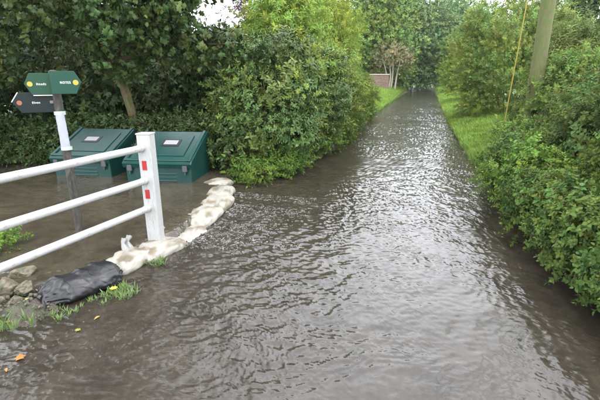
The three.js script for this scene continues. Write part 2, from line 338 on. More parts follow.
// dark thicket behind the bins
const thicket = [[-7.4, 8.6, 2.6, 3.0], [-5.6, 8.9, 2.4, 3.1], [-4.2, 9.0, 2.2, 2.9], [-2.9, 9.2, 2.0, 2.6], [-6.4, 6.9, 1.9, 2.6], [-1.9, 9.6, 1.5, 2.1], [-6.4, 11, 2.6, 3.2], [-4.6, 11.2, 2.6, 3.0], [-2.9, 11.4, 2.4, 2.5]];
const thicketWhere = ['beyond the left-hand green bin', 'straight behind the signpost', 'behind the left-hand green bin, beside the leaning trunk', 'behind the right-hand green bin', 'at the left side of the left-hand green bin', 'between the right-hand bin and the hedge', 'second row behind the signpost', 'second row behind the leaning trunk', 'second row behind the right-hand bin'];
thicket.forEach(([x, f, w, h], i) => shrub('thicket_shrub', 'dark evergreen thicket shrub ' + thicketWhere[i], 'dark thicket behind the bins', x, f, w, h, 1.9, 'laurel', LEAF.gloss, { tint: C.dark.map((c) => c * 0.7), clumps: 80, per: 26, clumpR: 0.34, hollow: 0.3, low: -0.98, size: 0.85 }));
// ivy and low growth filling the bank between the bins and the thicket
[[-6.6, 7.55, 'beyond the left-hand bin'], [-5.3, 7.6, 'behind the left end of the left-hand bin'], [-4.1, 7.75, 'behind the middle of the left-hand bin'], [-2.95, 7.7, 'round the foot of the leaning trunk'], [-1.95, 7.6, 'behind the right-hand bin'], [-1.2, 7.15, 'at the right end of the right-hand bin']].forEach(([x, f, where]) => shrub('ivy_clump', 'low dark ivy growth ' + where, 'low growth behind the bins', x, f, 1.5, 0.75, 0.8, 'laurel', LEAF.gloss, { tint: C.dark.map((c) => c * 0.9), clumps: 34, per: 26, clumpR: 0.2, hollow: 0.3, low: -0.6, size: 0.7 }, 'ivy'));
// taller trees closing the view behind the thicket
[[-10.5, 14, 7.5], [-7.2, 13.5, 6.6], [-12.5, 9.5, 7]].forEach(([x, f, h], i) => tree('backing_tree', 'tall dark tree standing behind the thicket, ' + ['behind the signpost', 'behind the leaning trunk', 'beyond the left-hand bin'][i], 'tall trees behind the thicket', x, f, [[x, ground(x, f) - 0.1, f], [x + 0.1, h * 0.4, f], [x, h * 0.8, f]], [0.2, 0.15, 0.06], [],
  [{ kind: 'far', mat: LEAF.mid, tint: C.far, clumps: 110, per: 34, clumpR: 0.6, hollow: 0.45, low: -0.95, size: 0.7, blobs: [[x, h * 0.56, f, 2.2, h * 0.47, 1.9]] }]));

// hedge along the left bank
const hedge = [[7.85, 2.05, 1.9, 'laurel', 'dark glossy hedge shrub next to the right-hand green bin'], [9.2, 2.15, 2.1, 'laurel', 'dark hedge shrub, second along the bank from the green bins'], [10.9, 1.9, 2.1, 'small', 'mid green hedge shrub, third along the bank from the bins'], [12.9, 1.9, 2.2, 'small', 'mid green hedge shrub, fourth along the bank from the bins'], [15.2, 1.9, 2.2, 'small', 'lighter green hedge shrub, fifth along the bank from the bins'], [17.6, 1.8, 2.2, 'small', 'last hedge shrub before the left grass verge']];
hedge.forEach(([f, h, w, kind, label], i) => shrub('hedge_shrub', label, 'hedge shrubs along the left bank', edgeL(f) - (i > 2 ? 1.15 : 0.72), f, w * 0.92, h, w * 1.12, kind, i < 2 ? LEAF.gloss : LEAF.mid,
  { tint: [C.laurel, [0.065, 0.1, 0.028], [0.115, 0.17, 0.038], [0.13, 0.19, 0.04], [0.13, 0.19, 0.04], [0.125, 0.185, 0.04]][i], clumps: i < 2 ? 130 : 105, per: 44, clumpR: 0.25, size: i < 2 ? 0.68 : 0.85, hollow: 0.5, low: -0.9, vary: 0.3 }));
// a lighter species growing through the dark shrubs
scene.children.filter((o) => o.name.startsWith('hedge_shrub')).slice(0, 3).forEach((o, i) => { const f = -o.position.z, x = o.position.x; foliage(o, 'light_shoots', i ? 'willow' : 'small', LEAF.mid, [[x + 0.1, o.position.y + 1.15, f, 0.95, 1.1, 1.05]], { tint: [0.15, 0.21, 0.042], clumps: 36, per: 14, clumpR: 0.2, hollow: 0.8, low: -0.6, size: 0.75 }); });
// lime green, willow-leaved trees rising behind the hedge
[[10.4, 3.3, 1.75, 'yellow-green narrow-leaved tree rising behind the dark hedge near the bins'], [12.6, 4.0, 1.7, 'yellow-green tree leaning out above the middle of the hedge'], [15.2, 4.7, 2.2, 'tall yellow-green narrow-leaved tree behind the middle of the hedge'], [18.4, 5.2, 2.4, 'tall light green tree overhanging the end of the left hedge']].forEach(([f, h, off, label], i) => {
  const x = edgeL(f) - off, y = ground(x, f);
  tree('willow_tree', label, 'light green trees behind the left hedge', x, f, [[x, y - 0.1, f], [x + 0.1, y + h * 0.4, f], [x, y + h * 0.85, f]], [0.11, 0.09, 0.04],
    [0, 1, 2, 3].map((k) => [[x + 0.05, y + h * (0.3 + 0.1 * k), f], [x + Math.cos(k * 1.7) * 0.5, y + h * (0.45 + 0.1 * k), f + Math.sin(k * 1.7) * 0.5], [x + Math.cos(k * 1.7) * 0.9, y + h * (0.55 + 0.1 * k), f + Math.sin(k * 1.7) * 0.9]]),
    [{ kind: i % 2 ? 'small' : 'willow', mat: LEAF.mid, tint: C.lime, clumps: 120, per: 30, clumpR: 0.34, hollow: 0.35, low: -0.95, vary: 0.3, droop: 0.4, blobs: i === 0 ? [[x + 0.3, y + 2.0, f, 1.0, 1.35, 1.0, 0.7]] : [[x + 0.1, y + h * 0.54, f, 1.45, h * 0.46, 1.5]] }]);
});
{ // purple-leaved tree far behind
  const f = 27, x = at(247, 10, f)[0], y = ground(x, f);
  tree('purple_tree', 'purple-leaved tree far behind the hedge beside the gap of sky', null, x, f, [[x, y - 0.1, f], [x, 3, f], [x + 0.2, 6, f]], [0.22, 0.16, 0.08], [], [{ kind: 'far', mat: LEAF.matte, tint: C.purple.map((c) => c * 1.3), clumps: 60, per: 20, clumpR: 0.5, hollow: 0.3, size: 0.7, low: -0.95, blobs: [[x + 0.5, 6.7, f, 1.75, 2.6, 1.7]] }]);
}
// weeds at the foot of the hedge
[[6.75, 0.2], [7.4, 0.28], [8.3, 0.32], [9.3, 0.36], [10.5, 0.4], [11.9, 0.42], [13.4, 0.45], [15.2, 0.45], [17.2, 0.45]].forEach(([f, h], i) => shrub('weed_clump', `bright green weeds at the water line, ${ORD[i]} clump along the hedge from the bins`, 'weeds below the left hedge', edgeL(f) - 0.2, f, 0.8, h, 1.35, 'nettle', LEAF.mid,
  { tint: C.bright.map((c) => c * 0.8), clumps: 30, per: 16, clumpR: 0.13, hollow: 0.2, low: -0.2, size: 0.52 }, 'weeds'));

// ------------------------------------------------------------------ far end of the lane
function farTree(name, label, group, px, f, top, r, tint, o = {}) {
  const x = at(px, 80, f)[0], y = ground(x, f);
  return tree(name, label, group, x, f, [[x, y - 0.2, f], [x + 0.2, top * 0.4, f], [x, top * 0.85, f]], o.trunk ?? [0.3, 0.22, 0.08], o.limbs ?? [],
    [{ kind: 'far', mat: LEAF.matte, tint, clumps: (o.clumps ?? 90) * 1.5, per: o.per ?? 44, clumpR: o.clumpR ?? r * 0.26, hollow: 0.4, low: -0.95, size: o.size ?? 1.1, vary: 0.28, blobs: o.blobs?.(x, f) ?? [[x, o.low ? (top + o.low) / 2 : top * 0.54, f, r, o.low ? (top - o.low) / 2 : top * 0.47, r]] }]);
}
{ // thin brownish tree with pale stems by the brick wall
  const f = 41, x = at(390, 80, f)[0], y = ground(x, f);
  const t = thing('pale_stemmed_tree', [x, y, -f], 'thin brownish tree with several pale stems beside the brick wall', 'tree');
  const pale = mat(rgb(0.3, 0.27, 0.21), 0.85);
  for (const [a, b] of [[-0.5, -1], [0.1, 0.1], [0.5, 0.9], [-0.1, -0.4]]) part('trunk', taperTube([[a, -0.1, 0], [a + 0.1, 1.3, 0.1], [b, 3.2, 0.2]], [0.09, 0.07, 0.03], 7, 12, 0.08), pale, t);
  foliage(t, 'crown', 'far', LEAF.matte, [[x, y + 3.0, f, 1.9, 1.5, 1.5]], { tint: C.brown, clumps: 60, per: 14, clumpR: 0.5, hollow: 0.25, low: -0.8, size: 0.6, vary: 0.25 });
}
farTree('lane_end_tree', 'tall mid green tree behind the brick wall', null, 368, 46, 10.2, 4.6, C.mid, { clumps: 110 });
farTree('lane_end_tree', 'big dark tree overhanging the far end of the lane', null, 403, 56, 11.8, 5.2, C.far, { clumps: 130, low: 0.4 });
farTree('lane_end_tree', 'high tree closing the lane behind its far end', null, 440, 92, 16, 8.5, C.far, { clumps: 130, size: 2 });
farTree('lane_end_tree', 'tall grey-green tree right of the far lane end', null, 462, 60, 11.5, 4.6, C.far.map((c) => c * 1.15), { clumps: 110, low: 0.8 });
farTree('lane_end_tree', 'rounded green tree behind the big roadside bush', null, 505, 52, 9.0, 4.8, C.mid, { clumps: 100 });
farTree('lane_end_tree', 'pale bushy tree in the field behind the pole', null, 552, 44, 6.4, 4.2, C.lime, { clumps: 100 });
farTree('field_tree', 'large dark tree at the edge of the field', null, 592, 30, 8.4, 2.4, C.far.map((c) => c * 0.7), { clumps: 110, low: 0.9, trunk: [0.25, 0.2, 0.1], size: 0.8 });
const farWhere = ['behind the light green trees of the left hedge', 'right behind the brick wall', 'below the purple tree', 'beyond the field, past its dark tree', 'at the far corner of the field', 'behind the field tree and the pole', 'over the end of the lane', 'behind the leaning trunk', 'behind the signpost'];
[[300, 60, 11.5], [382, 50, 6], [240, 44, 6], [640, 60, 11], [700, 50, 12], [560, 85, 12], [470, 110, 16], [150, 40, 8], [60, 36, 9]].forEach(([px, f, top], i) => farTree('distant_tree', `distant tree closing the view ${farWhere[i]}`, 'distant trees closing the view', px, f, top, top * 0.4, C.far, { clumps: 70, size: 1.7, low: 0.2 }));

[[418, 66, 4.2, C.far.map((c) => c * 0.9), 'low dark bush at the left of the far lane end'], [436, 74, 4.6, [0.13, 0.16, 0.1], 'pale grey-green bush closing the far end of the lane'], [452, 62, 4.4, C.mid, 'low green bush at the right of the far lane end']].forEach(([px, f, h, tint, label]) => {
  const x = at(px, 80, f)[0]; shrub('lane_end_bush', label, null, x, f, 3.4, h, 3, 'far', LEAF.matte, { tint, clumps: 60, per: 34, clumpR: 0.6, size: 0.9 }, 'bush'); });

// ------------------------------------------------------------------ right of the lane
shrub('roadside_bush', 'large rounded light green bush on the right verge', null, 7.25, 14.8, 3.6, 4.0, 3.2, 'small', LEAF.mid, { tint: [0.165, 0.225, 0.055], clumps: 190, per: 34, clumpR: 0.36, hollow: 0.5, low: -0.9, size: 1.15, vary: 0.3 }, 'bush');
shrub('roadside_bush', 'smaller green bush farther along the right verge', null, edgeR(24) + 1.8, 24, 3.2, 3.6, 3.2, 'far', LEAF.mid, { tint: C.lime.map((c) => c * 0.85), clumps: 120, per: 34, clumpR: 0.42, size: 0.5 }, 'bush');
shrub('roadside_bush', 'far bush on the right where the lane ends', null, edgeR(36) + 2.0, 36, 4, 4.4, 4, 'far', LEAF.mid, { tint: C.mid, clumps: 110, per: 34, clumpR: 0.55, size: 0.7 }, 'bush');
shrub('roadside_bush', 'yellowish shrub behind the wooden pole', null, 7.75, 12.2, 1.3, 2.5, 1.3, 'willow', LEAF.mid, { tint: [0.12, 0.15, 0.04], clumps: 80, per: 20, clumpR: 0.33, hollow: 0.3 }, 'bush');
shrub('roadside_bush', 'dark shrub half hidden at the foot of the pole', null, 5.0, 8.0, 1.2, 1.5, 1.3, 'small', LEAF.mid, { tint: C.mid, clumps: 60, per: 24, clumpR: 0.26, hollow: 0.4 }, 'bush');
[[2.2, 0.5], [2.65, 0.55], [3.2, 0.6], [3.8, 0.62], [4.5, 0.66], [5.3, 0.66], [6.2, 0.66], [7.2, 0.6], [8.3, 0.55]].forEach(([f, h], i) => shrub('nettle_clump', `low leafy plants overhanging the right water edge, ${ORD[8 - i]} clump from the large roadside bush`, 'low plants along the right water edge', edgeR(f) + 0.3 + 0.08 * sstep(3.2, 2.2, f) + 1.0 * sstep(5, 8, f) * 0.65, f, 0.95, h, 0.95, i % 2 && i > 3 ? 'nettle' : 'bramble', LEAF.mid,
  { tint: i % 3 === 1 && i > 2 ? C.bright : C.bramble, clumps: 52, per: 26, clumpR: 0.15, hollow: 0.3, low: -0.5, size: 0.5, vary: 0.3 }, 'plants'));
[[2.7, 1.0], [3.5, 1.1], [4.4, 1.2], [5.4, 1.2], [6.5, 1.15], [7.8, 1.1], [9.3, 1.0]].forEach(([f, h], i) => shrub('bramble_bush', `tangled bramble on the right bank behind the low plants, ${ORD[6 - i]} from the large roadside bush`, 'brambles on the right bank', edgeR(f) + 1.25 + 0.6 * sstep(5, 8, f), f, 1.35, h, 1.35, 'bramble', LEAF.mid,
  { tint: i % 2 ? C.bramble : C.laurel, clumps: 76, per: 32, clumpR: 0.22, size: 0.68, hollow: 0.45, low: -0.6, vary: 0.35 }, 'bush'));
[[3.8, 1.35], [5.0, 1.4], [6.4, 1.45], [8.2, 1.4], [10.4, 1.5]].forEach(([f, h], i) => shrub('bank_bush', `taller leafy bush on top of the right bank, ${ORD[4 - i]} from the large roadside bush`, 'bushes on top of the right bank', edgeR(f) + 2.55 + 0.6 * sstep(5, 8, f), f, 1.7, h, 1.7, i % 2 ? 'laurel' : 'nettle', LEAF.mid,
  { tint: i % 2 ? C.mid : C.bright.map((c) => c * 0.9), clumps: 66, per: 28, clumpR: 0.27, hollow: 0.4, low: -0.5, vary: 0.35, size: 0.78 }, 'bush'));

// ------------------------------------------------------------------ grass
const bladeTuft = (seed, n, h, spread) => { const r = mulberry(seed), gs = [];
  for (let i = 0; i < n; i++) { const a = r() * 6.283, d = r() * spread, l = h * (0.6 + 0.6 * r()), b = (0.2 + 0.6 * r()) * l, w = 0.004 + 0.003 * r(), cx = Math.cos(a), cz = Math.sin(a);
    const g = new THREE.BufferGeometry(), X = cx * d, Z = cz * d;
    g.setAttribute('position', new THREE.Float32BufferAttribute([X - cz * w, 0, Z + cx * w, X + cz * w, 0, Z - cx * w, X + cx * b * 0.35 - cz * w * 0.8, l * 0.6, Z + cz * b * 0.35 + cx * w * 0.8, X + cx * b * 0.35 + cz * w * 0.8, l * 0.6, Z + cz * b * 0.35 - cx * w * 0.8, X + cx * b, l, Z + cz * b], 3));
    g.setIndex([0, 1, 2, 1, 3, 2, 2, 3, 4]); g.computeVertexNormals(); gs.push(g); }
  return mergeGeometries(gs); };
const bladeMat = mat(0xffffff, 0.95, { transmission: 0.35, thickness: 0, specularIntensity: 0.3, side: THREE.DoubleSide });
const TUFT = bladeTuft(3, 14, 0.12, 0.06);
function grass(name, label, spots, tint) {
  const im = new THREE.InstancedMesh(TUFT, bladeMat, spots.length); im.name = numbered(name); im.castShadow = im.receiveShadow = true;
  const m = new THREE.Matrix4(), q = new THREE.Quaternion();
  spots.forEach(([x, f, s], i) => { q.setFromAxisAngle(UP, rnd() * 6.283); im.setMatrixAt(i, m.compose(new THREE.Vector3(x, ground(x, f) - 0.005, -f), q, new THREE.Vector3(s * 1.2, s, s * 1.2))); const l = (0.8 + 0.4 * rnd()) * (1 + 0.25 * n2(x * 0.8, f * 0.8)), y = 0.15 * rnd(); im.setColorAt(i, rgb(tint[0] * l * (1 + y), tint[1] * l, tint[2] * l)); });
  im.userData.kind = 'stuff'; scene.add(im); tag(im, label, 'grass'); total += spots.length;
}
{
  const L = [], R = [];
  while (R.length < 14000) { const f = 5.2 * Math.pow(60 / 5.2, rnd()), x = edgeR(f) + 2.4 * rnd() ** 1.4; if (ground(x, f) > 0.0) R.push([x, f, (0.7 + 0.6 * rnd()) * lerp(1, 2.2, sstep(8, 40, f))]); }
  while (L.length < 10000) { const f = 16 * Math.pow(60 / 16, rnd()), x = edgeL(f) - 4.5 * rnd() ** 1.3; if (ground(x, f) > 0.0) L.push([x, f, (0.7 + 0.6 * rnd()) * lerp(1, 2, sstep(10, 40, f))]); }
  grass('verge_grass', 'bright mown grass strip on the right side of the flooded lane', R, [0.15, 0.25, 0.04]);
  grass('verge_grass', 'bright green grass verge beyond the left hedge by the wall', L, [0.155, 0.265, 0.04]);
}

console.log('sprigs', total);
// ------------------------------------------------------------------ white gate
const whitePaint = mat(0xffffff, 0.42, { map: texture(256, (u, v) => { const k = sstep(0.35, 0.75, tn(u, v, 6) * 0.6 + tn(u, v, 22, 5) * 0.5), s = 0.59 + 0.03 * tn(u, v, 30, 2); return [lerp(s, 0.4, k * 0.6), lerp(s, 0.4, k * 0.6), lerp(s * 0.985, 0.3, k * 0.6)]; }) });
{
  const b = G(157, 243, 0.03), az = 22.1 * Math.PI / 180, t = thing('white_gate', [b.x, 0, -b.f], 'white tubular metal gate with red reflectors on its square post', 'gate');
  const dirx = -Math.sin(az), dirz = Math.cos(az), yaw = -0.12; // away from the post, towards the bank
  const post = part('post', box(0.128, 1.28, 0.115, 0.012), whitePaint, t); post.position.y = 0.47; post.rotation.y = yaw;
  const cap = part('post_cap', box(0.136, 0.014, 0.123, 0.005), whitePaint, t); cap.position.y = 1.112; cap.rotation.y = yaw;
  const red = mat(rgb(0.26, 0.008, 0.012), 0.3, { clearcoat: 0.6 });
  for (const y of [0.825, 0.55]) { const r = part('reflector', box(0.044, 0.088, 0.006, 0.002, 1), red, t); r.position.set(-0.01, y, 0.0595).applyAxisAngle(UP, yaw); r.rotation.y = yaw; }
  for (const y of [0.985, 0.68, 0.41]) {
    const L = 2.5, pts = [[dirx * 0.03, y, dirz * 0.03], [dirx * L * 0.5, y - 0.004, dirz * L * 0.5], [dirx * L, y, dirz * L]];
    part('rail', taperTube(pts, [0.031, 0.031], 20, 12), whitePaint, t);
    const c = part('collar', new THREE.CylinderGeometry(0.037, 0.037, 0.018, 20), whitePaint, t); c.position.set(dirx * 0.092, y, dirz * 0.092); c.quaternion.setFromUnitVectors(UP, new THREE.Vector3(dirx, 0, dirz));
  }
  const p2 = part('post', box(0.128, 1.28, 0.115, 0.012), whitePaint, t); p2.position.set(dirx * 2.55, 0.47, dirz * 2.55); p2.rotation.y = yaw;
}

// ------------------------------------------------------------------ finger post with notice
const font = await new FontLoader().loadAsync('fonts/droid/droid_sans_bold.typeface.json');
{
  const b = G(80, 229, POOL), t = thing('signpost', [b.x, 0, -b.f], 'wooden signpost standing in the pool with three green direction boards', 'signpost');
  const P = (px, py, z = 0) => { const v = V(px, py, b.f - z); return [v.x - b.x, v.y, z]; };
  const wood = mat(0xffffff, 0.85, { map: texture(256, (u, v) => { const k = 0.19 + 0.06 * tn(u * 2 % 1, v * 0.3, 20) + 0.07 * tn(u, v, 9, 3); return [k * 1.02, k * 0.98, k * 0.86]; }) });
  const top = P(53, 72);
  part('post', taperTube([[0, -0.35, 0], [top[0] * 0.5, top[1] * 0.5, 0], top], [0.04, 0.04, 0.04], 12, 16, 0.03), wood, t);
  const capM = part('post_cap', new THREE.SphereGeometry(0.04, 12, 6, 0, 6.283, 0, 1.571), wood, t); capM.position.set(...top); capM.scale.y = 0.5;
  const green = (r, g, bb) => mat(rgb(r, g, bb), 0.5, { specularIntensity: 0.5 });
  const letters = mat(rgb(0.4, 0.42, 0.4), 0.6), yellow = mat(rgb(0.32, 0.22, 0.02), 0.5), orange = mat(rgb(0.2, 0.06, 0.02), 0.5), pale = mat(rgb(0.55, 0.56, 0.5), 0.6);
  // w wide, h high, arrow tip on side s (+1 right, -1 left); centre c
  function board(name, c, w, h, s, col, text, discCol, turn, tip) {
    const g = new THREE.Group(); g.name = name; g.position.set(...c); g.rotation.y = turn; t.add(g);
    const sh = new THREE.Shape(); sh.moveTo(-s * w / 2, -h / 2); sh.lineTo(s * (w / 2 - tip), -h / 2); sh.lineTo(s * w / 2, 0); sh.lineTo(s * (w / 2 - tip), h / 2); sh.lineTo(-s * w / 2, h / 2); sh.closePath();
    const eg = new THREE.ExtrudeGeometry(sh, { depth: 0.018, bevelEnabled: true, bevelSize: 0.003, bevelThickness: 0.003, bevelSegments: 2 });
    part('panel', eg, col, g);
    const tg = new TextGeometry(text, { font, size: h * 0.105, depth: 0.002, curveSegments: 3 }); tg.computeBoundingBox(); const bb = tg.boundingBox; tg.translate(-(bb.min.x + bb.max.x) / 2 - s * w * 0.015, -(bb.min.y + bb.max.y) / 2, 0.0215); part('lettering', tg, letters, g);
    const d = new THREE.CylinderGeometry(h * 0.12, h * 0.12, 0.003, 20); d.rotateX(Math.PI / 2); d.translate(s * (w / 2 - tip * 0.85), 0, 0.0225); part('waymark_disc', d, discCol, g);
    return g;
  }
  const a = board('direction_board', P(41.2, 84, 0.05), 0.26, 0.19, -1, green(0.008, 0.04, 0.019), 'Hoads', yellow, 0.42, 0.05);
  const e1 = part('pale_edge', box(0.17, 0.008, 0.02, 0.002, 1), pale, a); e1.position.set(0.01, -0.102, 0.01);
  board('direction_board', P(66.5, 82.5, 0.05), 0.25, 0.2, 1, green(0.004, 0.038, 0.022), 'NOTES', yellow, 0.3, 0.05);
  const c = board('direction_board', P(36, 102.5, 0.05), 0.36, 0.18, -1, green(0.003, 0.008, 0.0075), 'Elven', orange, 0.42, 0.06);
  const e2 = part('pale_edge', box(0.008, 0.105, 0.016, 0.002, 1), pale, c); e2.position.set(-0.16, 0.05, 0.012); e2.rotation.z = -0.6;
  for (const py of [84, 102]) { const p = P(54.5, py), k = part('bracket', box(0.1, 0.03, 0.1, 0.006), mat(rgb(0.1, 0.1, 0.1), 0.6), t); k.position.set(p[0], p[1], -0.035); k.rotation.y = 0.4; }
  // laminated notice wrapped round the front of the post
  const p0 = P(60, 112), p1 = P(66.5, 147), len = Math.hypot(p1[0] - p0[0], p1[1] - p0[1]);
  const paper = new THREE.CylinderGeometry(0.047, 0.049, len, 14, 10, true, -0.95, 1.9), pp = paper.attributes.position;
  for (let i = 0; i < pp.count; i++) { const k = 1 + 0.07 * n3(pp.getX(i) * 20, pp.getY(i) * 14, pp.getZ(i) * 20); pp.setX(i, pp.getX(i) * k); pp.setZ(i, pp.getZ(i) * k); }
  paper.computeVertexNormals();
  const n = part('notice', paper, mat(rgb(0.25, 0.26, 0.285), 0.45, { side: THREE.DoubleSide }), t); n.position.set((p0[0] + p1[0]) / 2, (p0[1] + p1[1]) / 2, 0); n.rotation.set(0, 0.35, 0); n.rotation.z = Math.atan2(p0[0] - p1[0], p0[1] - p1[1]) * -1;
  for (const py of [113, 148]) { const p = P(py < 120 ? 60 : 66.8, py), k = part('tape', new THREE.CylinderGeometry(0.051, 0.051, 0.035, 14, 1, true), mat(rgb(0.3, 0.36, 0.32), 0.3, { side: THREE.DoubleSide }), t); k.position.set(...p); k.rotation.z = n.rotation.z; }
}

// ------------------------------------------------------------------ green bins
{
  const plastic = mat(0xffffff, 0.38, { map: texture(256, (u, v) => { const k = 1 + 0.10 * tn(u, v, 5) + 0.08 * tn(u, v, 24, 6), d = sstep(0.45, 0.9, tn(u, v, 11, 2) + 0.4 * tn(u, v, 40, 8)); return [lerp(0.03 * k, 0.17, d * 0.6), lerp(0.2 * k, 0.24, d * 0.6), lerp(0.178 * k, 0.19, d * 0.6)]; }) });
  const black = mat(rgb(0.012, 0.012, 0.014), 0.45), white = mat(rgb(0.24, 0.24, 0.25), 0.7), steel = mat(rgb(0.05, 0.05, 0.05), 0.5);
  function prism(profile, w, bevel = 0.02) { // profile in (z toward the front, y), extruded across x
    const s = new THREE.Shape(); profile.forEach(([z, y], i) => i ? s.lineTo(z, y) : s.moveTo(z, y)); s.closePath();
    const g = new THREE.ExtrudeGeometry(s, { depth: w - 2 * bevel, bevelEnabled: true, bevelSize: bevel, bevelThickness: bevel, bevelSegments: 3 });
    g.translate(0, 0, -(w - 2 * bevel) / 2); g.rotateY(-Math.PI / 2); const p = g.attributes.position, uv = g.attributes.uv;
    for (let i = 0; i < p.count; i++) uv.setXY(i, p.getX(i) * 0.8 + 0.3 * p.getZ(i), p.getY(i) * 0.9 + p.getZ(i) * 0.7); return g;
  }
  function bin(px, py, W, turn, lx, label) {
    const b = G(px, py, POOL), t = thing('grit_bin', [b.x, -0.2, -b.f], label, 'bin', 'green lidded bins standing in the pool'); t.rotation.y = turn; // base of the front, mid width
    const fr = 0.52, bk = 0.86, D = 0.82; // front and back rim heights above the base, depth
    // local z: 0 at the front, -D at the back
    part('body', prism([[-0.03, 0], [0, fr], [-D, bk - 0.02], [-D + 0.03, 0]].map(([z, y]) => [z, y]), W), plastic, t);
    const sl = Math.atan2(bk - fr, D), lidL = Math.hypot(D + 0.05, bk - fr) + 0.02;
    const lid = new THREE.Group(); lid.name = 'lid'; lid.position.set(0, fr + 0.012, 0.045); lid.rotation.x = sl; t.add(lid);
    const main = part('lid_panel', prism([[0, 0], [0.0, 0.045], [-0.05, 0.06], [-lidL + 0.05, 0.06], [-lidL, 0.03], [-lidL, 0]], W + 0.05, 0.015), plastic, lid);
    for (const s of [-1, 1]) { const r = part('lid_rim', box(0.055, 0.03, lidL - 0.06, 0.012), plastic, lid); r.position.set(s * (W / 2 - 0.02), 0.085, -lidL / 2); }
    const fr1 = part('lid_rim', box(W - 0.02, 0.026, 0.05, 0.012), plastic, lid); fr1.position.set(0, 0.082, -0.06);
    const rib = part('lid_rib', box(W * 0.72, 0.016, lidL * 0.62, 0.008), plastic, lid); rib.position.set(0, 0.082, -lidL * 0.5);
    const bd = part('label_border', box(0.29, 0.006, 0.2, 0.002, 1), black, lid); bd.position.set(lx, 0.0945, -lidL * 0.56);
    const lb = part('label', box(0.215, 0.004, 0.12, 0.0015, 1), white, lid); lb.position.set(lx, 0.1, -lidL * 0.56);
    for (const s of [-1, 1]) {
      const l = part('latch', box(0.075, 0.1, 0.035, 0.01), steel, t); l.position.set(s * W * 0.42, fr - 0.01, 0.055);
      const k = part('latch_hook', box(0.03, 0.055, 0.03, 0.006), plastic, t); k.position.set(s * W * 0.42, fr - 0.085, 0.05);
    }
    for (let i = 0; i < 3; i++) { const r = part('rib', box(W * 0.55, 0.02, 0.02, 0.007), plastic, t); r.position.set(0, fr - 0.1 - i * 0.055, 0.012); }
  }
  bin(160, 182, 1.02, -0.1, 0.06, 'green lidded bin right behind the white gate post, next to the sandbags');
  bin(84, 176, 0.98, -0.14, -0.05, 'green lidded bin behind the signpost, its lid carrying a white label');
}

// ------------------------------------------------------------------ sandbags, black sack, stones
function pillow(L, W, H, seed, wrinkle = 0.007, tail = 0) {
  const g = new THREE.SphereGeometry(1, 56, 36); g.rotateZ(Math.PI / 2); const p = g.attributes.position, col = [];
  const se = (v, e) => Math.sign(v) * Math.pow(Math.abs(v), e);
  for (let i = 0; i < p.count; i++) {
    const x = p.getX(i), y = p.getY(i), z = p.getZ(i);
    let X = se(x, 0.62) * L / 2, Z = se(z, 0.75) * W / 2, Y = se(y, 0.85) * H / 2;
    const pinch = 1 - 0.35 * sstep(0.7, 1, Math.abs(x)); Y *= pinch;
    const wr = wrinkle * (n3(X * 14 + seed, Y * 9, Z * 14) + 0.5 * n3(X * 34 + seed, Y * 20, Z * 34)) + wrinkle * 1.2 * n3(X * 5, seed, Z * 5);
    X += x * wr; Y += (y + 0.15) * wr; Z += z * wr;
    if (Y < 0) Y *= 0.75; Y -= 0.12 * X * X / L + 0; p.setXYZ(i, X, Y, Z);
    const st = sstep(-0.1, 0.6, n3(X * 4 + seed, Y * 6, Z * 5) + 0.4 * n3(X * 15, Y * 15 + seed, Z * 15)), k = 1 + 0.1 * n3(X * 40, Y * 40, Z * 40);
    col.push(lerp(0.265, 0.13, st) * k, lerp(0.25, 0.105, st) * k, lerp(0.21, 0.066, st) * k);
  }
  g.setAttribute('color', new THREE.Float32BufferAttribute(col, 3)); const m = mergeVertices(g.deleteAttribute('normal').deleteAttribute('uv')); m.computeVertexNormals();
  const uv = []; for (let i = 0; i < m.attributes.position.count; i++) uv.push(m.attributes.position.getX(i) / 0.12, (m.attributes.position.getZ(i) + m.attributes.position.getY(i)) / 0.12);
  m.setAttribute('uv', new THREE.Float32BufferAttribute(uv, 2)); return m;
}
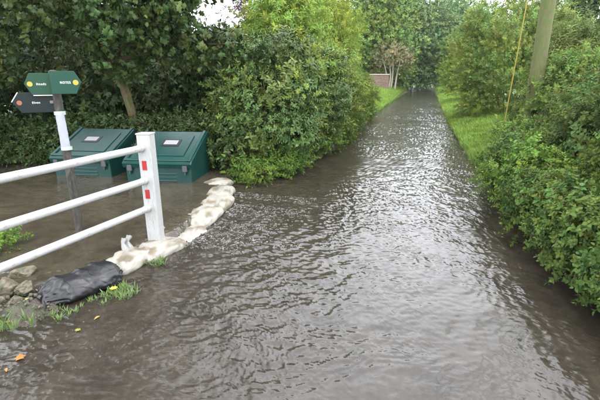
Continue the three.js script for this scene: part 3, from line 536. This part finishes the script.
{
  const weave = mat(0xffffff, 0.5, { vertexColors: true, bumpMap: texture(256, (u, v) => { const k = 0.5 + 0.25 * Math.sin(u * 6.283 * 24) * Math.sign(Math.sin(v * 6.283 * 12)) + 0.25 * Math.sin(v * 6.283 * 24); return [k, k, k]; }, false), bumpScale: 0.0022 });
  const bags = [[112, 268, 142, 250, 0.36, 0.27, 0.025, 'white sandbag touching the black sack, its top spotted with mud'], [139, 255, 176, 237, 0.5, 0.3, 0.01, 'stained white sandbag lying against the foot of the gate post'], [178, 237, 200, 219, 0.5, 0.3, -0.045, 'low sunken sandbag with pool water spilling over it'],
    [194, 222, 212, 207, 0.44, 0.32, 0.02, 'cream sandbag just past the spill on the way to the bins'], [205, 211, 224, 197, 0.42, 0.34, 0.03, 'cream sandbag between the spill and the last bag'], [213, 200, 226, 188, 0.46, 0.3, 0.035, 'second last sandbag before the right-hand green bin'], [207, 186, 228, 181, 0.5, 0.3, 0.04, 'last sandbag at the corner of the right-hand green bin']];
  bags.forEach(([ax, ay, bx, by, L, W, y, label], i) => {
    const a = G(ax, ay, 0.05), b = G(bx, by, 0.05), len = Math.hypot(b.x - a.x, b.f - a.f);
    const g = thing('sandbag', [(a.x + b.x) / 2, y, -(a.f + b.f) / 2], label, 'sandbag', 'sandbags damming the pool');
    g.rotation.y = Math.atan2(b.f - a.f, b.x - a.x); g.rotation.x = 0.1 * (rnd() - 0.5);
    part('bag', pillow(Math.max(L, len * 1.18), W * 1.18, 0.16, i * 7.3 + 1, 0.008), weave, g);
    if (i === 0 || i === 1) for (const s of i ? [1] : [1, 0.6]) { // twisted neck
      const pts = [[s * 0.12, 0.06, -0.06], [s * 0.14, 0.12, -0.1], [s * 0.17 + 0.02, 0.15, -0.11]];
      part('neck', taperTube(pts, [0.04, 0.016, 0.026], 14, 14, 0.4), mat(rgb(0.2, 0.195, 0.18), 0.6), g);
    }
  });
}
{ // black plastic sack
  const a = G(38, 303, 0.04), b = G(117, 272, 0.04), len = Math.hypot(b.x - a.x, b.f - a.f), g = thing('black_sack', [(a.x + b.x) / 2, 0.05, -(a.f + b.f) / 2], 'crumpled black plastic sack lying at the end of the sandbags', 'sack');
  g.rotation.y = Math.atan2(b.f - a.f, b.x - a.x);
  const NS = 110, NR = 72, pos = [], idx = [];
  for (let i = 0; i <= NS; i++) for (let j = 0; j <= NR; j++) {
    const t = i / NS * 2 - 1, th = j / NR * 2 * Math.PI;
    const endL = sstep(-1, -0.42, t), endR = sstep(1, 0.78, t);
    let r = 0.15 * (0.34 + 0.66 * endL) * (0.5 + 0.5 * endR) * (1 + 0.08 * n2(t * 2.3, 3));
    const gather = (1 - endL) * 1.1 + (1 - endR) * 0.5 + 0.06;
    const fold = Math.sin(th * 9 + 5 * n2(t * 1.5, th > Math.PI ? 1 : 1)) * 0.10 * gather;
    const cr = 0.05 * n3(t * 1.5, Math.cos(th) * 1.0, Math.sin(th) * 1.0 + 3) + 0.028 * (1 - 2 * Math.abs(n3(t * 1.2 + 0.5 * Math.sin(th), Math.cos(th) * 1.7 + 5, Math.sin(th) * 1.7))) + 0.006 * n3(t * 5, Math.cos(th) * 3 + 9, Math.sin(th) * 3);
    r *= 1 + fold + cr;
    let y = Math.sin(th) * r * 0.78, z = Math.cos(th) * r * 1.12; if (y < 0) y *= 0.7;
    if (t < -0.86) { const k = sstep(-0.86, -1, t); z *= 1 + 0.9 * k; y = y * (1 - 0.5 * k) - 0.035 * k; }
    if (t > 0.93) y += 0.01 * Math.sin(th * 5);
    pos.push(t * len / 2 + 0.012 * n3(t * 6, Math.cos(th) * 3, Math.sin(th) * 3), y, z + 0.015 * Math.sin(t * 3));
  }
  for (let i = 0; i < NS; i++) for (let j = 0; j < NR; j++) { const q = i * (NR + 1) + j; idx.push(q, q + NR + 1, q + 1, q + 1, q + NR + 1, q + NR + 2); }
  const geo = new THREE.BufferGeometry(); geo.setAttribute('position', new THREE.Float32BufferAttribute(pos, 3)); geo.setIndex(idx);
  const mg = mergeVertices(geo, 1e-5); mg.computeVertexNormals();
  part('sack_body', mg, mat(rgb(0.006, 0.006, 0.007), 0.42, { side: THREE.DoubleSide }), g);
  const collar = part('tied_neck', new THREE.TorusGeometry(0.058, 0.008, 8, 24), mat(rgb(0.02, 0.02, 0.02), 0.5), g); collar.rotation.y = Math.PI / 2; collar.position.set(-len / 2 * 0.84, -0.005, 0); collar.scale.set(1.1, 0.8, 1);
}
function rock(r, seed, flat = 0.7) {
  const g = mergeVertices(new THREE.IcosahedronGeometry(1, 12).deleteAttribute('normal').deleteAttribute('uv')), p = g.attributes.position, col = [], v = new THREE.Vector3();
  for (let i = 0; i < p.count; i++) {
    v.fromBufferAttribute(p, i); const d = v.clone();
    let k = 1 + 0.28 * n3(d.x * 1.1 + seed, d.y * 1.1, d.z * 1.1) + 0.1 * n3(d.x * 3 + seed, d.y * 3, d.z * 3) + 0.04 * n3(d.x * 8, d.y * 8 + seed, d.z * 8) + 0.02 * n3(d.x * 20, d.y * 20, d.z * 20);
    for (let q = 0; q < 9; q++) { const a = q * 2.4 + seed, yy = 1 - 2 * (q + 0.5) / 9, w = Math.sqrt(1 - yy * yy), dt = d.x * w * Math.cos(a) + d.y * yy + d.z * w * Math.sin(a), lim = 0.66 + 0.16 * Math.sin(seed * 3 + q * 5); if (dt > 0.05) k = Math.min(k, lim / dt + 0.03 * n3(d.x * 5, d.y * 5, d.z * 5 + seed)); }
    p.setXYZ(i, d.x * r * k, d.y * r * k * flat, d.z * r * k * 0.85);
    const m = sstep(-0.1, 0.4, n3(d.x * 2.2, d.y * 2.2 + seed, d.z * 2.2) + 0.3 * n3(d.x * 9, d.y * 9, d.z * 9)), s = 0.85 + 0.35 * n3(d.x * 13, d.y * 13, d.z * 13);
    col.push(lerp(0.13, 0.06, m) * s, lerp(0.105, 0.062, m) * s, lerp(0.07, 0.028, m) * s);
  }
  g.setAttribute('color', new THREE.Float32BufferAttribute(col, 3)); g.computeVertexNormals(); return g;
}
const stoneMat = mat(0xffffff, 0.7, { vertexColors: true });
[[24, 272, 0.12, 0.1, 1, 'flat-topped stone at the pool edge behind the black sack'], [26, 288, 0.1, 0.1, 2, 'largest muddy stone beside the tied end of the black sack'], [6, 287, 0.13, 0.1, 3, 'mossy brown stone below the lowest rail of the gate'], [-8, 302, 0.13, 0.1, 4, 'mossy stone half sunk in the mud bank'], [12, 303, 0.08, 0.08, 5, 'small stone on the mud bank below the others'], [26, 303, 0.05, 0.06, 6, 'smallest stone touching the tied end of the black sack']].forEach(([px, py, r, y, s, label]) => {
  const b = G(px, py, y), m = part('stone', rock(r, s * 5.7), stoneMat); m.position.set(b.x, y - 0.01, -b.f); m.rotation.set(0.25 * Math.sin(s * 3), s * 1.3, 0.25 * Math.cos(s * 5)); tag(m, label, 'stone', 'stones at the end of the dam');
});
{ // gravel on the mud bank
  const geo = rock(1, 3, 0.7); const simple = mergeVertices(new THREE.IcosahedronGeometry(1, 1).deleteAttribute('normal').deleteAttribute('uv')), p = simple.attributes.position;
  for (let i = 0; i < p.count; i++) { const k = 1 + 0.3 * n3(p.getX(i) * 2, p.getY(i) * 2, p.getZ(i) * 2); p.setXYZ(i, p.getX(i) * k, p.getY(i) * k * 0.6, p.getZ(i) * k); } simple.computeVertexNormals();
  const spots = []; let guard = 0;
  while (spots.length < 1100 && guard++ < 60000) { const px = -60 + rnd() * 220, py = 262 + rnd() * 120, b = G(px, py, 0.02), h = ground(b.x, b.f); if (h > -0.02 && (py > 292 || px > 60)) spots.push([b.x, h, b.f]); }
  const im = new THREE.InstancedMesh(simple, mat(0xffffff, 0.6), spots.length); im.name = 'gravel'; im.userData.kind = 'stuff'; im.castShadow = im.receiveShadow = true;
  spots.forEach(([x, h, f], i) => { const s = 0.003 + 0.012 * rnd() ** 3; im.setMatrixAt(i, new THREE.Matrix4().compose(new THREE.Vector3(x, h + s * 0.2, -f), new THREE.Quaternion().setFromEuler(new THREE.Euler(rnd(), rnd() * 6, rnd())), new THREE.Vector3(s, s, s))); const l = 0.6 + 0.8 * rnd(); im.setColorAt(i, rgb(0.055 * l, 0.046 * l, 0.033 * l)); });
  scene.add(im); tag(im, 'wet gravel scattered over the mud bank below the stones', 'gravel');
}
{ // froth where the pool spills over the bags
  const bubble = new THREE.SphereGeometry(1, 8, 5, 0, 6.283, 0, 1.571), spots = [], gaps = [[187, 233, 1], [203, 222, 0.7], [229, 194, 1], [232, 206, 0.8], [176, 240, 0.6], [225, 212, 0.6]];
  for (const [px, py, k] of gaps) { const b = G(px, py); for (let i = 0; i < 900 * k; i++) { const u = rnd() ** 1.6, l = u * 1.25 * k, a = 0.25 * (rnd() - 0.5), lane = Math.floor(rnd() * 7) / 7 - 0.43; const x = b.x + l * Math.cos(0.3) + 0.12 * n2(l * 5 + px, lane * 4), f = b.f - l * Math.sin(0.3) + lane * 0.28 + 0.05 * n2(l * 4 + lane * 9, px) + 0.02 * (rnd() - 0.5) + a * l * 0.25; spots.push([x, f, (0.0015 + 0.0045 * rnd() ** 2)]); } }
  const im = new THREE.InstancedMesh(bubble, mat(rgb(0.16, 0.16, 0.155), 0.4), spots.length); im.name = 'foam'; im.userData.kind = 'stuff'; im.castShadow = im.receiveShadow = true;
  spots.forEach(([x, f, s], i) => im.setMatrixAt(i, new THREE.Matrix4().makeScale(s * 1.5, s * 0.6, s).setPosition(x, Math.max(waveRoad(x, f), lerp(POOL, -0.1, sstep(-0.05, 0.16, bundDist(x, f) + 0.03 * n2(x * 5, f * 5)))) - 0.0005, -f)));
  scene.add(im); tag(im, 'white froth where pool water spills past the sandbags', 'foam');
}
// grass tufts and plants round the dam
function tuft(px, py, y, n, label, h = 0.1, w = 0.12, flower) {
  const b = G(px, py, y), t = thing('grass_tuft', [b.x, y - 0.03, -b.f], label, 'grass tuft', 'tufts beside the dam'), gs = [];
  for (let i = 0; i < n; i++) { const g = bladeTuft(100 + i + px, 9, h, 0.02), a = rnd() * 6.283, d = Math.sqrt(rnd()) * w; g.translate(Math.cos(a) * d * 1.6, 0, Math.sin(a) * d); gs.push(g); }
  part('blades', mergeGeometries(gs), mat(rgb(0.1, 0.17, 0.03), 0.9, { transmission: 0.35, thickness: 0, side: THREE.DoubleSide }), t).userData.kind = 'stuff';
  if (flower) { const fl = leaf(0.03, 0.03).clone(), fs = []; for (let i = 0; i < 6; i++) { const g = fl.clone(); g.rotateX(-1); g.rotateY(i * 1.05); g.translate(-0.05, h * 0.95, 0.02); fs.push(g); } part('yellow_leaves', mergeGeometries(fs), mat(rgb(0.5, 0.36, 0.03), 0.7, { side: THREE.DoubleSide }), t); }
}
tuft(122, 292, 0.01, 30, 'grass tuft with yellow bits in front of the black sack', 0.07, 0.1, true);
tuft(157, 263, 0.0, 20, 'small grass tuft in front of the gate post', 0.07, 0.07);
tuft(8, 318, 0.06, 14, 'thin grass growing between the stones of the mud bank', 0.06, 0.12);
tuft(60, 312, 0.01, 12, 'sparse grass below the tied end of the black sack', 0.05, 0.1);
tuft(105, 298, 0.0, 16, 'thin grass along the lower side of the black sack', 0.05, 0.09);
{
  const b = G(2, 250, POOL);
  shrub('pool_plant', 'leafy green plant at the pool edge under the gate rails', null, b.x - 0.05, b.f, 0.45, 0.3, 0.4, 'bramble', LEAF.mid, { tint: C.bright, clumps: 14, per: 9, clumpR: 0.08, hollow: 0.2, size: 0.45, blobs: [[b.x - 0.06, 0.12, b.f, 0.22, 0.06, 0.16]] }, 'plant');
}
// fallen leaves
[[20, 359, 0.09, 'orange', [0.22, 0.09, 0.015], 'orange fallen leaf on the shallow water below the stones'], [100, 316, 0.055, 'yellow', [0.2, 0.14, 0.03], 'yellow fallen leaf on the water in front of the black sack'], [76, 329, 0.06, 'lime', [0.15, 0.15, 0.02], 'yellow-green fallen leaf on the water below the black sack'], [28, 311, 0.06, 'buff', [0.24, 0.19, 0.09], 'pale brown fallen leaf by the tied end of the black sack'], [11, 324, 0.05, 'olive', [0.16, 0.14, 0.02], 'olive fallen leaf on the mud bank'], [6, 368, 0.04, 'tan', [0.2, 0.11, 0.02], 'small tan fallen leaf beside the orange one']].forEach(([px, py, s, , c, label], i) => {
  const b = G(px, py, 0.012), g = i % 2 ? leaf(s * 0.8, s * 0.42, 0.3, 0.3, [[0.15, 0.6], [0.4, 1], [0.7, 0.7]]) : lobedLeaf(s * 0.7); g.deleteAttribute('uv'); g.rotateX(-Math.PI / 2 + 0.12); const th = g.clone(); th.translate(0, -0.0012, 0);
  const m = part('fallen_leaf', mergeGeometries([g, th]), mat(rgb(...c), 0.55, { side: THREE.DoubleSide })); m.position.set(b.x, Math.max(0.012, ground(b.x, b.f) + 0.02), -b.f); m.rotation.y = i * 1.9 + 0.6; tag(m, label, 'leaf');
});

// ------------------------------------------------------------------ pole and stay on the right
{
  const f = 8, b = V(536.5, 75, f), t = thing('wooden_pole', [b.x, ground(b.x, f), -f], 'thick wooden pole green with algae among the right bank bushes', 'pole');
  const tex = texture(512, (u, v) => { const s = 0.5 + 0.5 * n3(Math.cos(u * 6.283) * 6, Math.sin(u * 6.283) * 6, Math.cos(v * 6.283) * 0.4), m = sstep(-0.5, 0.5, tn(u, v, 5, 2) + 0.4 * tn(u, v, 16, 7)), k = 0.88 + 0.16 * s; return [lerp(0.34, 0.28, m) * k, lerp(0.325, 0.335, m) * k, lerp(0.2, 0.13, m) * k]; });
  part('shaft', taperTube([[0, -0.4, 0], [0.005, 3, 0], [0, 8.6, 0]], [0.128, 0.12, 0.1], 28, 30, 0.015), mat(0xffffff, 0.85, { map: tex, bumpMap: tex, bumpScale: 0.012 }), t);
  const y0 = ground(b.x, f), w = thing('stay_wire', [0, 0, 0], 'thin stay wire in a yellow plastic guard beside the wooden pole', 'wire');
  const bt = V(510, 92, 7.3), tp = V(528, -4, 7.0), dir = tp.clone().sub(bt), lo = bt.clone().addScaledVector(dir, -(bt.y - ground(bt.x, 7.3)) / dir.y);
  const hi = bt.clone().addScaledVector(dir, 2.4); w.position.copy(lo);
  const R = (v) => v.clone().sub(lo).toArray();
  part('wire', taperTube([R(lo), R(bt), R(hi)], [0.006, 0.006], 6, 8), mat(rgb(0.25, 0.25, 0.24), 0.5, { metalness: 0.6 }), w);
  part('yellow_guard', taperTube([R(lo.clone().addScaledVector(dir, 0.02)), R(bt), R(bt.clone().addScaledVector(dir, 0.95))], [0.0085, 0.0085], 8, 8), mat(rgb(0.26, 0.2, 0.03), 0.7), w);
}
// ------------------------------------------------------------------ brick wall beyond the left verge
{
  const f = 37, a = at(379, 80, f), y = ground(a[0], f), t = thing('brick_wall', [a[0], y, -f], 'short weathered red brick wall beyond the left grass verge', 'wall');
  const brick = texture(256, (u, v) => { const r = Math.floor(v * 24), x = (u * 12 + (r % 2) * 0.5) % 1, m = x < 0.07 || (v * 24) % 1 < 0.16, n = n2(Math.floor(u * 12 + (r % 2) * 0.5) * 3.1, r * 1.7), k = 1 + 0.2 * n; return m ? [0.42, 0.38, 0.33] : [0.38 * k, 0.31 * k, 0.26 * k]; });
  brick.repeat.set(1, 1);
  const w = part('wall_body', box(1.7, 1.35, 0.25, 0.01), mat(0xffffff, 0.9, { map: brick }), t); w.position.y = 0.5; w.rotation.y = 0.15;
  const c = part('coping', box(1.76, 0.09, 0.33, 0.02), mat(rgb(0.3, 0.25, 0.2), 0.85), t); c.position.y = 1.21; c.rotation.y = 0.15;
}

// damp air: the far trees fade a little
scene.fog = new THREE.FogExp2(0xdfe6ea, 0.00025);
renderer.render(scene, camera);
